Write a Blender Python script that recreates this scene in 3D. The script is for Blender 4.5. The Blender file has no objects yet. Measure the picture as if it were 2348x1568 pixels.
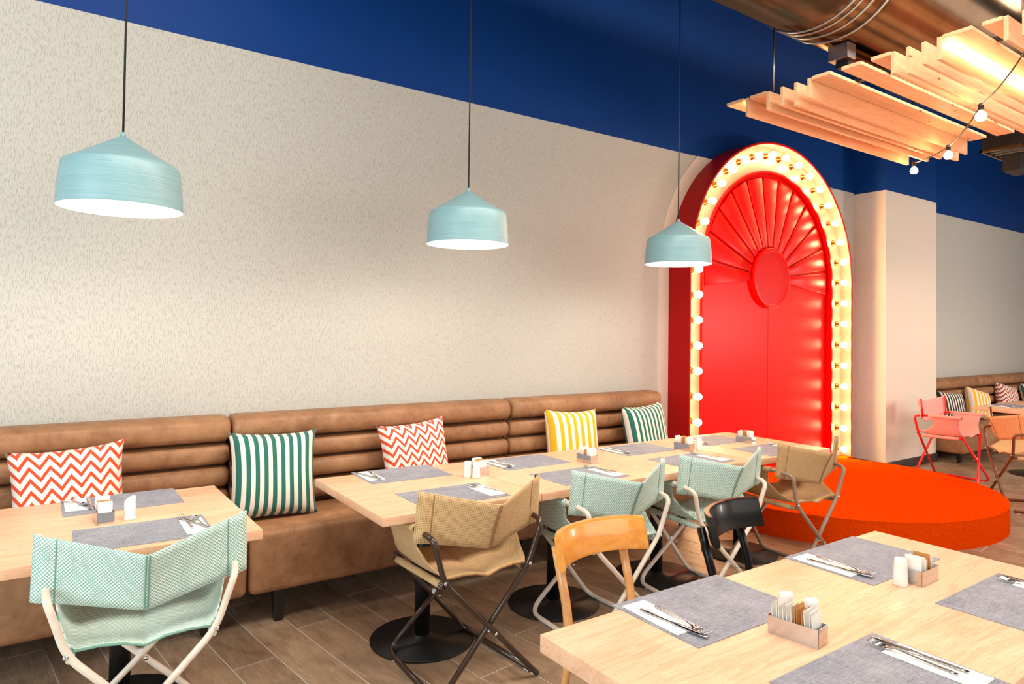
import bpy, bmesh, math, random
from mathutils import Vector, Matrix
random.seed(7)
PI = math.pi
R = math.radians
sc = bpy.context.scene
C = sc.collection

# ------------------------------------------------------------------ camera
# world: X runs along the long wall (to the right), Y towards that wall, Z up
def make_camera():
    f, yaw, pitch, roll, ppy = 1559.6, 0.610289, 0.0207109, 0.0128974, 723.38
    W, H = 2348, 1568
    fw = Vector((math.sin(yaw)*math.cos(pitch), math.cos(yaw)*math.cos(pitch), math.sin(pitch)))
    r = Vector((math.cos(yaw), -math.sin(yaw), 0))
    u = r.cross(fw)
    c, s = math.cos(roll), math.sin(roll)
    rr = c*r + s*u
    uu = -s*r + c*u
    m = Matrix(((rr.x, uu.x, -fw.x, 0), (rr.y, uu.y, -fw.y, 0), (rr.z, uu.z, -fw.z, 1.53), (0, 0, 0, 1)))
    cam = bpy.data.cameras.new('camera')
    cam.sensor_fit = 'HORIZONTAL'
    cam.sensor_width = 36.0
    cam.lens = 36.0*f/W
    cam.shift_y = -(H/2 - ppy)/W
    cam.clip_start = 0.05
    cam.clip_end = 100
    o = bpy.data.objects.new('camera', cam)
    C.objects.link(o)
    o.matrix_world = m
    sc.camera = o
make_camera()

# ------------------------------------------------------------------ light
sc.view_settings.view_transform = 'Standard'
sc.view_settings.look = 'None'
sc.view_settings.gamma = 1.0
sc.view_settings.use_curve_mapping = False
sc.view_settings.exposure = 0.3
sc.cycles.use_denoising = True
sc.cycles.sample_clamp_indirect = 6.0
sc.cycles.max_bounces = 8
sc.cycles.diffuse_bounces = 4
sc.cycles.glossy_bounces = 4

world = bpy.data.worlds.new('world')
sc.world = world
world.use_nodes = True
bg = world.node_tree.nodes['Background']
bg.inputs[0].default_value = (0.92, 0.95, 1.0, 1)
bg.inputs[1].default_value = 0.36

def area(name, loc, target, sx, sy, power, col):
    l = bpy.data.lights.new(name, 'AREA')
    l.shape = 'RECTANGLE'
    l.size, l.size_y, l.energy, l.color = sx, sy, power, col
    o = bpy.data.objects.new(name, l)
    C.objects.link(o)
    o.location = loc
    d = Vector(target) - Vector(loc)
    o.rotation_euler = d.to_track_quat('-Z', 'Y').to_euler()
    return o
area('assumed_window_light', (-3.4, 0.8, 2.0), (2.0, 3.0, 1.2), 3.4, 2.4, 135, (0.82, 0.98, 1.0))  # area light for an assumed window out of view, judged from cool light
area('front_fill_light', (4.8, -3.6, 2.6), (4.0, 3.0, 1.0), 8.0, 2.6, 165, (1.0, 0.88, 0.74))  # added unseen fill from behind the camera, warming the right-hand sides
area('overhead_fill_light', (2.9, 1.1, 4.55), (2.9, 1.7, 0.0), 7.5, 0.9, 275, (1.0, 0.90, 0.76))  # added unseen overhead fill, no fixture there, brightening tables, floor and lamp tops
area('far_fill_light', (9.4, 1.2, 4.55), (8.8, 3.4, 0.6), 2.5, 0.8, 70, (1.0, 0.80, 0.60))  # added unseen overhead fill for pillar and pink chair; ceiling spots only assumed
area('side_fill_light', (10.6, -0.6, 1.7), (8.3, 3.6, 1.1), 0.7, 0.9, 75, (1.0, 0.88, 0.80))  # added mid-room area light, not a window, to brighten pillar and cast chair shadow

# ------------------------------------------------------------------ materials
def srgb(r, g, b):
    def f(v):
        v /= 255.0
        return v/12.92 if v <= 0.04045 else ((v+0.055)/1.055)**2.4
    return (f(r), f(g), f(b), 1.0)

class NT:
    def __init__(self, name):
        self.m = bpy.data.materials.new(name)
        self.m.use_nodes = True
        self.t = self.m.node_tree
        self.p = self.t.nodes['Principled BSDF']
    def n(self, typ, **kw):
        nd = self.t.nodes.new(typ)
        for k, v in kw.items():
            if k.startswith('i_'):
                nd.inputs[k[2:].replace('_', ' ')].default_value = v
            else:
                setattr(nd, k, v)
        return nd
    def l(self, a, b):
        self.t.links.new(a, b)
    def coord(self, kind='Object', scale=(1, 1, 1), rot=(0, 0, 0), rand=False):
        tc = self.n('ShaderNodeTexCoord')
        mp = self.n('ShaderNodeMapping')
        mp.inputs['Scale'].default_value = scale
        mp.inputs['Rotation'].default_value = rot
        self.l(tc.outputs[kind], mp.inputs['Vector'])
        if rand:
            oi = self.n('ShaderNodeObjectInfo')
            ml = self.n('ShaderNodeMath', operation='MULTIPLY')
            ml.inputs[1].default_value = 37.0
            self.l(oi.outputs['Random'], ml.inputs[0])
            cb = self.n('ShaderNodeCombineXYZ')
            for i in range(3):
                self.l(ml.outputs[0], cb.inputs[i])
            self.l(cb.outputs[0], mp.inputs['Location'])
        return mp.outputs['Vector']
    def noise(self, vec, scale, detail=3, rough=0.55, dist=0.0):
        nd = self.n('ShaderNodeTexNoise')
        nd.inputs['Scale'].default_value = scale
        nd.inputs['Detail'].default_value = detail
        nd.inputs['Roughness'].default_value = rough
        nd.inputs['Distortion'].default_value = dist
        self.l(vec, nd.inputs['Vector'])
        return nd.outputs['Fac']
    def ramp(self, fac, stops, interp='LINEAR'):
        nd = self.n('ShaderNodeValToRGB')
        nd.color_ramp.interpolation = interp
        el = nd.color_ramp.elements
        while len(el) < len(stops):
            el.new(0.5)
        for e, (p, c) in zip(el, stops):
            e.position = p
            e.color = c if len(c) == 4 else (*c, 1)
        self.l(fac, nd.inputs[0])
        return nd.outputs[0]
    def mix(self, a, b, fac, mode='MIX'):
        nd = self.n('ShaderNodeMix', data_type='RGBA', blend_type=mode)
        if hasattr(fac, 'is_linked') or hasattr(fac, 'links'):
            self.l(fac, nd.inputs[0])
        else:
            nd.inputs[0].default_value = fac
        for i, v in ((6, a), (7, b)):
            if isinstance(v, tuple):
                nd.inputs[i].default_value = v
            else:
                self.l(v, nd.inputs[i])
        return nd.outputs[2]
    def bump(self, h, strength=0.3, dist=0.01):
        nd = self.n('ShaderNodeBump')
        nd.inputs['Strength'].default_value = strength
        nd.inputs['Distance'].default_value = dist
        self.l(h, nd.inputs['Height'])
        self.l(nd.outputs[0], self.p.inputs['Normal'])
    def math(self, op, a, b=None):
        nd = self.n('ShaderNodeMath', operation=op)
        for i, v in enumerate((a, b)):
            if v is None:
                continue
            if isinstance(v, (int, float)):
                nd.inputs[i].default_value = v
            else:
                self.l(v, nd.inputs[i])
        return nd.outputs[0]
    def sep(self, vec):
        nd = self.n('ShaderNodeSeparateXYZ')
        self.l(vec, nd.inputs[0])
        return nd.outputs
    def base(self, c):
        if isinstance(c, tuple):
            self.p.inputs['Base Color'].default_value = c
        else:
            self.l(c, self.p.inputs['Base Color'])
        return self
    def set(self, rough=None, metal=None, coat=None, sheen=None, spec=None):
        if rough is not None: self.p.inputs['Roughness'].default_value = rough
        if metal is not None: self.p.inputs['Metallic'].default_value = metal
        if coat is not None: self.p.inputs['Coat Weight'].default_value = coat
        if sheen is not None: self.p.inputs['Sheen Weight'].default_value = sheen
        if spec is not None: self.p.inputs['Specular IOR Level'].default_value = spec
        return self

MT = {}
def plain(name, col, rough=0.5, metal=0.0, var=0.06, scale=30, coat=None):
    n = NT(name)
    v = n.coord()
    f = n.noise(v, scale, 3)
    d = tuple(c*(1-var) for c in col[:3]) + (1,)
    e = tuple(min(1, c*(1+var)) for c in col[:3]) + (1,)
    n.base(n.ramp(f, [(0.3, d), (0.7, e)])).set(rough=rough, metal=metal, coat=coat)
    MT[name] = n.m
    return n

def emit(name, col, strength, base=(0.9, 0.9, 0.9, 1)):
    n = NT(name)
    n.base(base)
    n.p.inputs['Emission Color'].default_value = (*col, 1)
    n.p.inputs['Emission Strength'].default_value = strength
    MT[name] = n.m

# plaster with vertical worm tracks
n = NT('plaster')
v = n.coord(scale=(1, 1, 0.2))
a = n.noise(v, 200, 2, 0.5, 0.4)
tr = n.ramp(a, [(0.34, (0, 0, 0, 1)), (0.46, (1, 1, 1, 1))])
v2 = n.coord()
b = n.noise(v2, 160, 3)
h = n.mix(tr, b, 0.35)
col = n.mix(srgb(188, 184, 176), srgb(201, 197, 189), tr)
n.base(col).set(rough=0.85, spec=0.25)
n.bump(h, 0.6, 0.005)
MT['plaster'] = n.m
plain('smooth_plaster', srgb(226, 212, 198), 0.8, var=0.03)
n = plain('blue_paint', srgb(6, 58, 130), 0.5, var=0.04, scale=4).set(spec=0.2)
n.bump(n.noise(n.coord(), 220, 2), 0.08, 0.002)
plain('ceiling_dark', srgb(26, 22, 22), 0.8)
plain('base_dark', srgb(52, 42, 38), 0.5)

# timber look tiles
n = NT('floor_tile')
v = n.coord(scale=(9, 1.0, 9), rand=True)
g1 = n.noise(v, 6, 6, 0.65, 0.6)
v3 = n.coord(scale=(42, 2.2, 10), rand=True)
g2 = n.noise(v3, 7, 4, 0.6, 0.2)
v4 = n.coord(scale=(2.2, 1.2, 2), rand=True)
g3 = n.noise(v4, 4, 3, 0.5, 0.8)
cc = n.ramp(g1, [(0.28, srgb(104, 82, 66)), (0.5, srgb(164, 136, 112)), (0.72, srgb(204, 176, 150))])
cc = n.mix(cc, n.ramp(g2, [(0.3, srgb(112, 88, 70)), (0.7, srgb(216, 190, 164))]), 0.4)
cc = n.mix(cc, n.ramp(g3, [(0.3, srgb(92, 74, 62)), (0.62, srgb(188, 164, 140))]), 0.35)
oi = n.n('ShaderNodeObjectInfo')
tint = n.ramp(oi.outputs['Random'], [(0, srgb(214, 206, 198)), (1, srgb(255, 250, 244))])
cc = n.mix(cc, tint, 1.0, 'MULTIPLY')
n.base(cc).set(rough=0.42)
n.bump(g2, 0.15, 0.002)
MT['floor_tile'] = n.m
plain('grout', srgb(206, 200, 194), 0.9)

def wood(name, dark, mid, light, rough=0.4, coat=0.15, axis='X', blocks=True, knots=False, k=1.0, dist=1.3):
    n = NT(name)
    s1 = (1.0, 9, 9) if axis == 'X' else (9, 1.0, 9)
    s2 = (2.0, 60, 60) if axis == 'X' else (60, 2.0, 60)
    g1 = n.noise(n.coord(scale=s1, rand=True), 3.2*k, 5, 0.6, dist)
    wv = n.math('FRACT', n.math('MULTIPLY', g1, 7.0))
    ring = n.ramp(wv, [(0.0, (0.1, 0.1, 0.1, 1)), (0.5, (1, 1, 1, 1)), (1.0, (0.35, 0.35, 0.35, 1))])
    g2 = n.noise(n.coord(scale=s2, rand=True), 6*k, 3, 0.6)
    c1 = n.ramp(g1, [(0.3, dark), (0.5, mid), (0.7, light)])
    c2 = n.mix(c1, n.mix(dark, light, ring), 0.42)
    c3 = n.mix(c2, n.ramp(g2, [(0.35, dark), (0.65, light)]), 0.18)
    if blocks:
        br = n.n('ShaderNodeTexBrick')
        br.inputs['Color1'].default_value = (1, 1, 1, 1)
        br.inputs['Color2'].default_value = (0.90, 0.88, 0.85, 1)
        br.inputs['Mortar'].default_value = (0.95, 0.93, 0.9, 1)
        br.inputs['Scale'].default_value = 1.0
        br.inputs['Mortar Size'].default_value = 0.0
        br.inputs['Brick Width'].default_value = 0.62
        br.inputs['Row Height'].default_value = 0.13
        n.l(n.coord(), br.inputs['Vector'])
        c3 = n.mix(c3, br.outputs['Color'], 1.0, 'MULTIPLY')
    if knots:
        vo = n.n('ShaderNodeTexVoronoi')
        vo.inputs['Scale'].default_value = 4.0
        n.l(n.coord(scale=(0.8, 2.2, 2.2), rand=True), vo.inputs['Vector'])
        kn = n.ramp(vo.outputs['Distance'], [(0.03, (1, 1, 1, 1)), (0.085, (0, 0, 0, 1))])
        c3 = n.mix(c3, srgb(112, 60, 36), kn)
    n.base(c3).set(rough=rough, coat=coat)
    n.bump(g2, 0.06, 0.001)
    MT[name] = n.m
wood('table_wood', srgb(212, 150, 112), srgb(232, 180, 144), srgb(244, 203, 172), 0.42, 0.0)
wood('pine', srgb(218, 150, 104), srgb(236, 176, 130), srgb(244, 196, 152), 0.55, 0.0, blocks=False, knots=True)
wood('honey_wood', srgb(196, 118, 40), srgb(216, 140, 52), srgb(228, 160, 72), 0.25, 0.4, blocks=False, k=1.6, dist=0.25)
wood('beech', srgb(190, 128, 74), srgb(212, 152, 92), srgb(222, 168, 110), 0.35, 0.2, axis='Y', blocks=False, dist=0.25)

# leather
n = NT('leather')
v = n.coord(rand=True)
f1 = n.noise(v, 3.5, 6, 0.65, 0.8)
f2 = n.noise(v, 14, 5, 0.7, 0.5)
f3 = n.noise(v, 260, 2)
c = n.ramp(f1, [(0.3, srgb(126, 84, 54)), (0.5, srgb(156, 108, 72)), (0.7, srgb(182, 134, 96))])
c = n.mix(c, n.ramp(f2, [(0.35, srgb(112, 74, 48)), (0.65, srgb(176, 132, 98))]), 0.4)
n.base(c).set(rough=0.5, spec=0.4)
n.bump(n.mix(f2, f3, 0.6), 0.12, 0.003)
MT['leather'] = n.m
plain('black_wood', srgb(24, 20, 19), 0.4)
plain('black_metal', srgb(20, 20, 21), 0.45, 0.2)
plain('black_lacquer', srgb(12, 10, 10), 0.3, 0.0, coat=0.08).set(spec=0.2)
plain('cream_tube', srgb(222, 206, 190), 0.32)
plain('taupe_tube', srgb(150, 124, 104), 0.35)
plain('brown_tube', srgb(52, 34, 26), 0.3, coat=0.3)
plain('copper_tube', srgb(110, 58, 26), 0.3, coat=0.3)
plain('red_tube', srgb(226, 14, 14), 0.3, coat=0.3)
plain('white_plastic', srgb(226, 226, 224), 0.4)
plain('porcelain', srgb(240, 236, 230), 0.2, coat=0.5, var=0.02)
plain('paper_white', srgb(242, 238, 232), 0.7, var=0.03)
plain('paper_kraft', srgb(206, 148, 84), 0.7)
plain('steel', srgb(200, 200, 202), 0.14, 1.0, var=0.03)
plain('brushed_steel', srgb(176, 174, 172), 0.3, 1.0, var=0.05)
plain('duct_steel', srgb(104, 84, 68), 0.2, 1.0, var=0.12, scale=5)
plain('brass', srgb(150, 100, 40), 0.3, 1.0)
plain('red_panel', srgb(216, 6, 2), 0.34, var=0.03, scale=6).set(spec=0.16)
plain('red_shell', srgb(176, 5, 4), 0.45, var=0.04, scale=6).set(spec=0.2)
plain('board_cream', srgb(150, 106, 92), 0.38, var=0.05, scale=8)
plain('cord_black', srgb(24, 24, 26), 0.6)
plain('cord_brown', srgb(60, 34, 18), 0.5)

n = NT('carpet')
v = n.coord()
f1 = n.noise(v, 330, 3, 0.8)
f2 = n.noise(v, 60, 3, 0.7)
c = n.ramp(f1, [(0.3, srgb(182, 38, 3)), (0.7, srgb(238, 80, 4))])
c = n.mix(c, n.ramp(f2, [(0.3, srgb(198, 46, 4)), (0.7, srgb(240, 84, 5))]), 0.4)
n.base(c).set(rough=0.95, spec=0.0)
n.bump(f1, 0.5, 0.004)
MT['carpet'] = n.m

# placemat: heather weave
n = NT('placemat')
v = n.coord(rand=True)
f1 = n.noise(n.coord(scale=(12, 1.4, 1), rand=True), 24, 4, 0.7)
f2 = n.noise(n.coord(scale=(1.4, 12, 1), rand=True), 24, 4, 0.7)
f3 = n.noise(v, 9, 4, 0.7)
c = n.mix(n.ramp(f1, [(0.3, srgb(62, 64, 78)), (0.68, srgb(176, 176, 188))]),
          n.ramp(f2, [(0.3, srgb(66, 68, 82)), (0.68, srgb(180, 180, 190))]), 0.5)
c = n.mix(c, n.ramp(f3, [(0.3, srgb(84, 86, 100)), (0.7, srgb(160, 158, 168))]), 0.35)
n.base(c).set(rough=0.75)
n.bump(n.mix(f1, f2, 0.5), 0.2, 0.002)
MT['placemat'] = n.m

# lamp shade: turned, with fine rings
n = NT('shade_mint')
s = n.sep(n.coord())
f = n.noise(n.coord(scale=(0.6, 0.6, 60)), 6, 4, 0.7)
n.base(n.ramp(f, [(0.3, srgb(118, 156, 164)), (0.7, srgb(148, 182, 188))])).set(rough=0.38)
n.bump(f, 0.15, 0.001)
MT['shade_mint'] = n.m
plain('shade_inner', srgb(246, 244, 238), 0.5, var=0.01)

def fabric(name, c1, c2, pitch=0.0085, rough=0.75, lines=False, diag=True):
    n = NT(name)
    tc = n.n('ShaderNodeTexCoord')
    mp = n.n('ShaderNodeMapping')
    if diag:
        mp.inputs['Rotation'].default_value = (0, 0, R(45))
    n.l(tc.outputs['UV'], mp.inputs['Vector'])
    s = n.sep(mp.outputs[0])
    w = 2*PI/pitch
    a = n.math('SINE', n.math('MULTIPLY', s[0], w))
    b = n.math('SINE', n.math('MULTIPLY', s[1], w))
    pr = n.math('MULTIPLY', a, b)
    mx = n.math('MAXIMUM', a, b)
    f = n.math('ADD', n.math('MULTIPLY', mx, 0.5), 0.5)
    if lines:
        f = n.math('MINIMUM', n.math('ABSOLUTE', n.math('SINE', n.math('MULTIPLY', s[0], w/2))), n.math('ABSOLUTE', n.math('SINE', n.math('MULTIPLY', s[1], w/2))))
        col = n.ramp(f, [(0.22, c2), (0.50, c1)])
    else:
        col = n.ramp(f, [(0.40, c2), (0.66, c1)])
    nz = n.noise(n.coord(), 40, 3)
    col = n.mix(col, n.ramp(nz, [(0.3, (0.85, 0.85, 0.85, 1)), (0.7, (1, 1, 1, 1))]), 1.0, 'MULTIPLY')
    n.base(col).set(rough=rough, sheen=0.1)
    n.bump(f, 0.35, 0.002)
    MT[name] = n.m
fabric('mint_mesh', srgb(232, 238, 230), srgb(96, 166, 152), 0.0088, lines=True)
fabric('beige_mesh', srgb(214, 178, 128), srgb(160, 118, 72), 0.0072, diag=False)
fabric('tan_canvas', srgb(196, 156, 108), srgb(168, 128, 84), 0.006, diag=False)
fabric('sage_mesh', srgb(196, 200, 168), srgb(142, 156, 124), 0.0072, diag=False)
fabric('pink_canvas', srgb(244, 168, 160), srgb(236, 140, 136), 0.005, diag=False)
fabric('sand_canvas', srgb(228, 184, 130), srgb(208, 160, 106), 0.005, diag=False)
plain('stitch_mint', srgb(112, 152, 136), 0.8)
plain('stitch_tan', srgb(150, 110, 66), 0.8)
plain('stitch_pink', srgb(222, 128, 122), 0.8)

def stripes(name, a, b, period, duty=0.5):
    n = NT(name)
    tc = n.n('ShaderNodeTexCoord')
    s = n.sep(tc.outputs['UV'])
    fr = n.math('FRACT', n.math('DIVIDE', s[0], period))
    g = n.math('GREATER_THAN', fr, duty)
    f = n.noise(n.coord(), 400, 2)
    c = n.mix(a, b, g)
    c = n.mix(c, n.ramp(f, [(0.3, (0.88, 0.88, 0.88, 1)), (0.7, (1, 1, 1, 1))]), 1.0, 'MULTIPLY')
    n.base(c).set(rough=0.85, sheen=0.1)
    n.bump(f, 0.15, 0.001)
    MT[name] = n.m
def chevron(name, a, b, px, pz, amp, duty=0.42):
    n = NT(name)
    tc = n.n('ShaderNodeTexCoord')
    s = n.sep(tc.outputs['UV'])
    tri = n.math('PINGPONG', s[0], px/2)
    z = n.math('ADD', s[1], n.math('MULTIPLY', tri, amp))
    fr = n.math('FRACT', n.math('DIVIDE', n.math('ADD', z, 10.0), pz))
    g = n.math('GREATER_THAN', fr, duty)
    f = n.noise(n.coord(), 400, 2)
    c = n.mix(a, b, g)
    c = n.mix(c, n.ramp(f, [(0.3, (0.88, 0.88, 0.88, 1)), (0.7, (1, 1, 1, 1))]), 1.0, 'MULTIPLY')
    n.base(c).set(rough=0.85, sheen=0.1)
    MT[name] = n.m
WHITE = srgb(240, 228, 216)
chevron('chevron_orange', srgb(232, 70, 24), WHITE, 0.084, 0.056, 1.35)
chevron('chevron_red', srgb(176, 44, 36), WHITE, 0.084, 0.056, 1.35)
stripes('stripe_green', srgb(34, 104, 90), WHITE, 0.0485, 0.5)
stripes('stripe_yellow', srgb(244, 180, 20), WHITE, 0.064, 0.5)
stripes('stripe_black', srgb(44, 40, 40), WHITE, 0.042, 0.55)

emit('bulb_glow', (1.0, 0.64, 0.31), 84.0)
emit('lamp_glow', (1.0, 0.93, 0.82), 7.0)
emit('led_glow', (1.0, 0.78, 0.42), 16.0)

# ------------------------------------------------------------------ mesh helpers
class MB:
    def __init__(self):
        self.v, self.f, self.uv = [], [], {}
        self.sm = []
    def quad_grid(self, pts, nu, nv, closed_u=False, closed_v=False, smooth=True, uvs=None):
        """pts: nu x nv list"""
        o = len(self.v)
        self.v += [tuple(p) for p in pts]
        if uvs:
            for i, t in enumerate(uvs):
                self.uv[o+i] = t
        for i in range(nu if closed_u else nu-1):
            for j in range(nv if closed_v else nv-1):
                a = o + i*nv + j
                b = o + ((i+1) % nu)*nv + j
                c = o + ((i+1) % nu)*nv + (j+1) % nv
                d = o + i*nv + (j+1) % nv
                self.f.append((a, b, c, d)); self.sm.append(smooth)
        return o
    def face(self, pts, smooth=False):
        o = len(self.v)
        self.v += [tuple(p) for p in pts]
        self.f.append(tuple(range(o, o+len(pts)))); self.sm.append(smooth)
    def box(self, x0, x1, y0, y1, z0, z1, mat=None):
        o = len(self.v)
        ps = [(x0, y0, z0), (x1, y0, z0), (x1, y1, z0), (x0, y1, z0), (x0, y0, z1), (x1, y0, z1), (x1, y1, z1), (x0, y1, z1)]
        if mat is not None:
            ps = [tuple(mat @ Vector(p)) for p in ps]
        self.v += ps
        for q in ((0, 3, 2, 1), (4, 5, 6, 7), (0, 1, 5, 4), (1, 2, 6, 5), (2, 3, 7, 6), (3, 0, 4, 7)):
            self.f.append(tuple(o+i for i in q)); self.sm.append(False)
        return self
    def lathe(self, prof, seg=24, cap0=True, cap1=True, mat=None, smooth=True):
        """prof: list of (r, z), axis Z"""
        pts = []
        for r, z in prof:
            for k in range(seg):
                a = 2*PI*k/seg
                p = Vector((r*math.cos(a), r*math.sin(a), z))
                pts.append(mat @ p if mat is not None else p)
        n = len(prof)
        o = len(self.v)
        self.v += [tuple(p) for p in pts]
        for i in range(n-1):
            for k in range(seg):
                k2 = (k+1) % seg
                self.f.append((o+i*seg+k, o+i*seg+k2, o+(i+1)*seg+k2, o+(i+1)*seg+k)); self.sm.append(smooth)
        if cap0 and prof[0][0] > 1e-6:
            self.f.append(tuple(o+k for k in reversed(range(seg)))); self.sm.append(False)
        if cap1 and prof[-1][0] > 1e-6:
            self.f.append(tuple(o+(n-1)*seg+k for k in range(seg))); self.sm.append(False)
        return self
    def tube(self, path, r, seg=10, caps=True):
        P = [Vector(p) for p in path]
        n = len(P)
        rr = r if isinstance(r, (list, tuple)) else [r]*n
        t0 = (P[1]-P[0]).normalized()
        up = Vector((0, 0, 1)) if abs(t0.z) < 0.9 else Vector((1, 0, 0))
        nx = t0.cross(up).normalized()
        pts = []
        for i in range(n):
            t = (P[min(i+1, n-1)]-P[max(i-1, 0)]).normalized()
            nx = (nx - t*nx.dot(t)).normalized()
            ny = t.cross(nx)
            for k in range(seg):
                a = 2*PI*k/seg
                pts.append(P[i] + (nx*math.cos(a)+ny*math.sin(a))*rr[i])
        ln, uvs = 0.0, []
        for i in range(n):
            if i:
                ln += (P[i]-P[i-1]).length
            uvs += [(2*PI*rr[i]*abs(((k/seg)*2) % 2 - 1)/2, ln) for k in range(seg)]
        o = self.quad_grid(pts, n, seg, closed_v=True, uvs=uvs)
        if caps:
            self.f.append(tuple(o+k for k in range(seg))); self.sm.append(False)
            self.f.append(tuple(o+(n-1)*seg+k for k in reversed(range(seg)))); self.sm.append(False)
        return self
    def prism(self, outline, z0, z1, mat=None):
        o = len(self.v)
        n = len(outline)
        ps = [Vector((x, y, z0)) for x, y in outline] + [Vector((x, y, z1)) for x, y in outline]
        if mat is not None:
            ps = [mat @ p for p in ps]
        self.v += [tuple(p) for p in ps]
        self.f.append(tuple(o+i for i in reversed(range(n)))); self.sm.append(False)
        self.f.append(tuple(o+n+i for i in range(n))); self.sm.append(False)
        for i in range(n):
            j = (i+1) % n
            self.f.append((o+i, o+j, o+n+j, o+n+i)); self.sm.append(False)
        return self
    def mesh(self, name, bevel=0.0, bseg=2):
        me = bpy.data.meshes.new(name)
        me.from_pydata(self.v, [], self.f)
        me.polygons.foreach_set('use_smooth', self.sm)
        if self.uv:
            ul = me.uv_layers.new(name='UVMap')
            for lp in me.loops:
                ul.data[lp.index].uv = self.uv.get(lp.vertex_index, (0, 0))
        bm = bmesh.new()
        bm.from_mesh(me)
        bmesh.ops.remove_doubles(bm, verts=bm.verts, dist=1e-6)
        bmesh.ops.recalc_face_normals(bm, faces=bm.faces)
        if bevel > 0:
            ed = [e for e in bm.edges if len(e.link_faces) == 2 and e.calc_face_angle(0) > R(30)]
            bmesh.ops.bevel(bm, geom=ed, offset=bevel, segments=bseg, profile=0.5, affect='EDGES')
            for f in bm.faces:
                f.smooth = bseg > 1
        bm.to_mesh(me)
        bm.free()
        me.update()
        return me
    def build(self, name, mat, parent=None, bevel=0.0, bseg=2, loc=None, rot=None):
        me = self.mesh(name, bevel, bseg)
        me.materials.append(MT[mat])
        if bevel > 0 and bseg > 1:
            try:
                me.set_sharp_from_angle(angle=R(50))
            except Exception:
                pass
        return link(name, me, parent, loc, rot)

def link(name, me, parent=None, loc=None, rot=None):
    o = bpy.data.objects.new(name, me)
    C.objects.link(o)
    if parent: o.parent = parent
    if loc: o.location = loc
    if rot: o.rotation_euler = rot
    return o
def thing(name, label, cat, loc=(0, 0, 0), rz=0.0, group=None):
    o = bpy.data.objects.new(name, None)
    o.empty_display_size = 0.1
    C.objects.link(o)
    o.location = loc
    o.rotation_euler = (0, 0, rz)
    return tag(o, label, cat, group)
def tag(o, label, cat, group=None):
    o['label'] = label
    o['category'] = cat
    if group: o['group'] = group
    return o
def struct(o):
    o['kind'] = 'structure'
    return o
def copy_tree(o, parent=None):
    c = o.copy()
    C.objects.link(c)
    c.parent = parent
    for ch in o.children:
        copy_tree(ch, c)
    return c
def arc(c, r, a0, a1, n):
    return [(c[0]+r*math.cos(a0+(a1-a0)*i/n), c[1]+r*math.sin(a0+(a1-a0)*i/n)) for i in range(n+1)]
def smooth_path(pts, rad, n=5):
    """round the corners of a polyline"""
    P = [Vector(p) for p in pts]
    out = [P[0]]
    for i in range(1, len(P)-1):
        a, b = (P[i-1]-P[i]), (P[i+1]-P[i])
        d = min(rad, a.length*0.49, b.length*0.49)
        p0, p2 = P[i]+a.normalized()*d, P[i]+b.normalized()*d
        for k in range(n+1):
            t = k/n
            out.append(p0*(1-t)**2 + P[i]*2*t*(1-t) + p2*t*t)
    out.append(P[-1])
    return out

# ------------------------------------------------------------------ the room
YW = 4.2
ZB = 3.17        # where the cream plaster stops and the blue paint begins
ZC = 4.7
FX0, FX1, FY0, FY1 = -4.0, 17.0, -4.0, 4.2
floor = struct(MB().box(FX0, FX1, FY0, FY1, -0.12, -0.002).build('floor', 'grout'))
# planks 0.2 m wide, turned 7 degrees against the wall
TH = R(7.0)
dx, dy = math.sin(TH), -math.cos(TH)         # plank direction
px_, py_ = math.cos(TH), math.sin(TH)        # across
PW, PL = 0.1995, 1.2
pm = MB().box(-PW/2+0.0024, PW/2-0.0024, -PL/2+0.0024, PL/2-0.0024, -0.008, 0.0).mesh('floor_plank', 0.0012, 1)
pm.materials.append(MT['floor_tile'])
s0 = 1.336                                   # a grout line measured across
frame_pts = []
npl = 0
def in_view(x, y):
    """does a plank centred here show inside the photograph's frame"""
    for k in (-0.6, -0.3, 0.0, 0.3, 0.6):
        qx, qy = x+k*dx, y+k*dy
        b = 0.5732*qx + 0.8194*qy
        a = 0.8194*qx - 0.5732*qy
        if b > 0.3 and -0.84 < a/b < 0.84 and 1.53/b < 0.62:
            return True
    return False
for i in range(-14, 60):
    s = s0 + (i+0.5)*PW
    off = (i*0.41) % 1.0
    for j in range(-5, 8):
        t = (j+off)*PL - 3.2
        x = s*px_ + t*dx
        y = s*py_ + t*dy
        if not (-1.6 < x < 12.5 and -0.5 < y < 4.75) or not in_view(x, y):
            continue
        if math.hypot(x-5.88, y-3.42) < 0.75:
            continue
        o = link('floor_plank', pm, floor, (x, y, 0), (0, 0, TH))
        npl += 1
wall = MB().box(FX0, FX1, YW, YW+0.25, 0, ZB).build('wall_long', 'plaster')
struct(wall)
struct(MB().box(FX0, FX1, YW, YW+0.25, ZB, ZC).build('wall_upper', 'blue_paint'))
struct(MB().box(FX0, FX1, FY0, FY1+0.25, ZC, ZC+0.1).build('ceiling', 'ceiling_dark'))
struct(MB().box(17.0, 17.2, FY0, FY1, 0, ZC).build('wall_end', 'smooth_plaster'))
# pillar
struct(MB().box(7.781, 9.008, 3.836, YW, 0, 3.152).build('wall_pillar', 'smooth_plaster'))
struct(MB().box(7.781, 9.008, 3.836, YW, 3.152, ZC).build('wall_pillar_upper', 'blue_paint'))
struct(MB().box(7.77, 9.02, 3.822, YW, 0, 0.1).build('baseboard_pillar', 'base_dark', bevel=0.003))
struct(MB().box(9.02, 17.0, 4.185, 4.2, 0, 0.1).build('baseboard_long', 'base_dark'))
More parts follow.
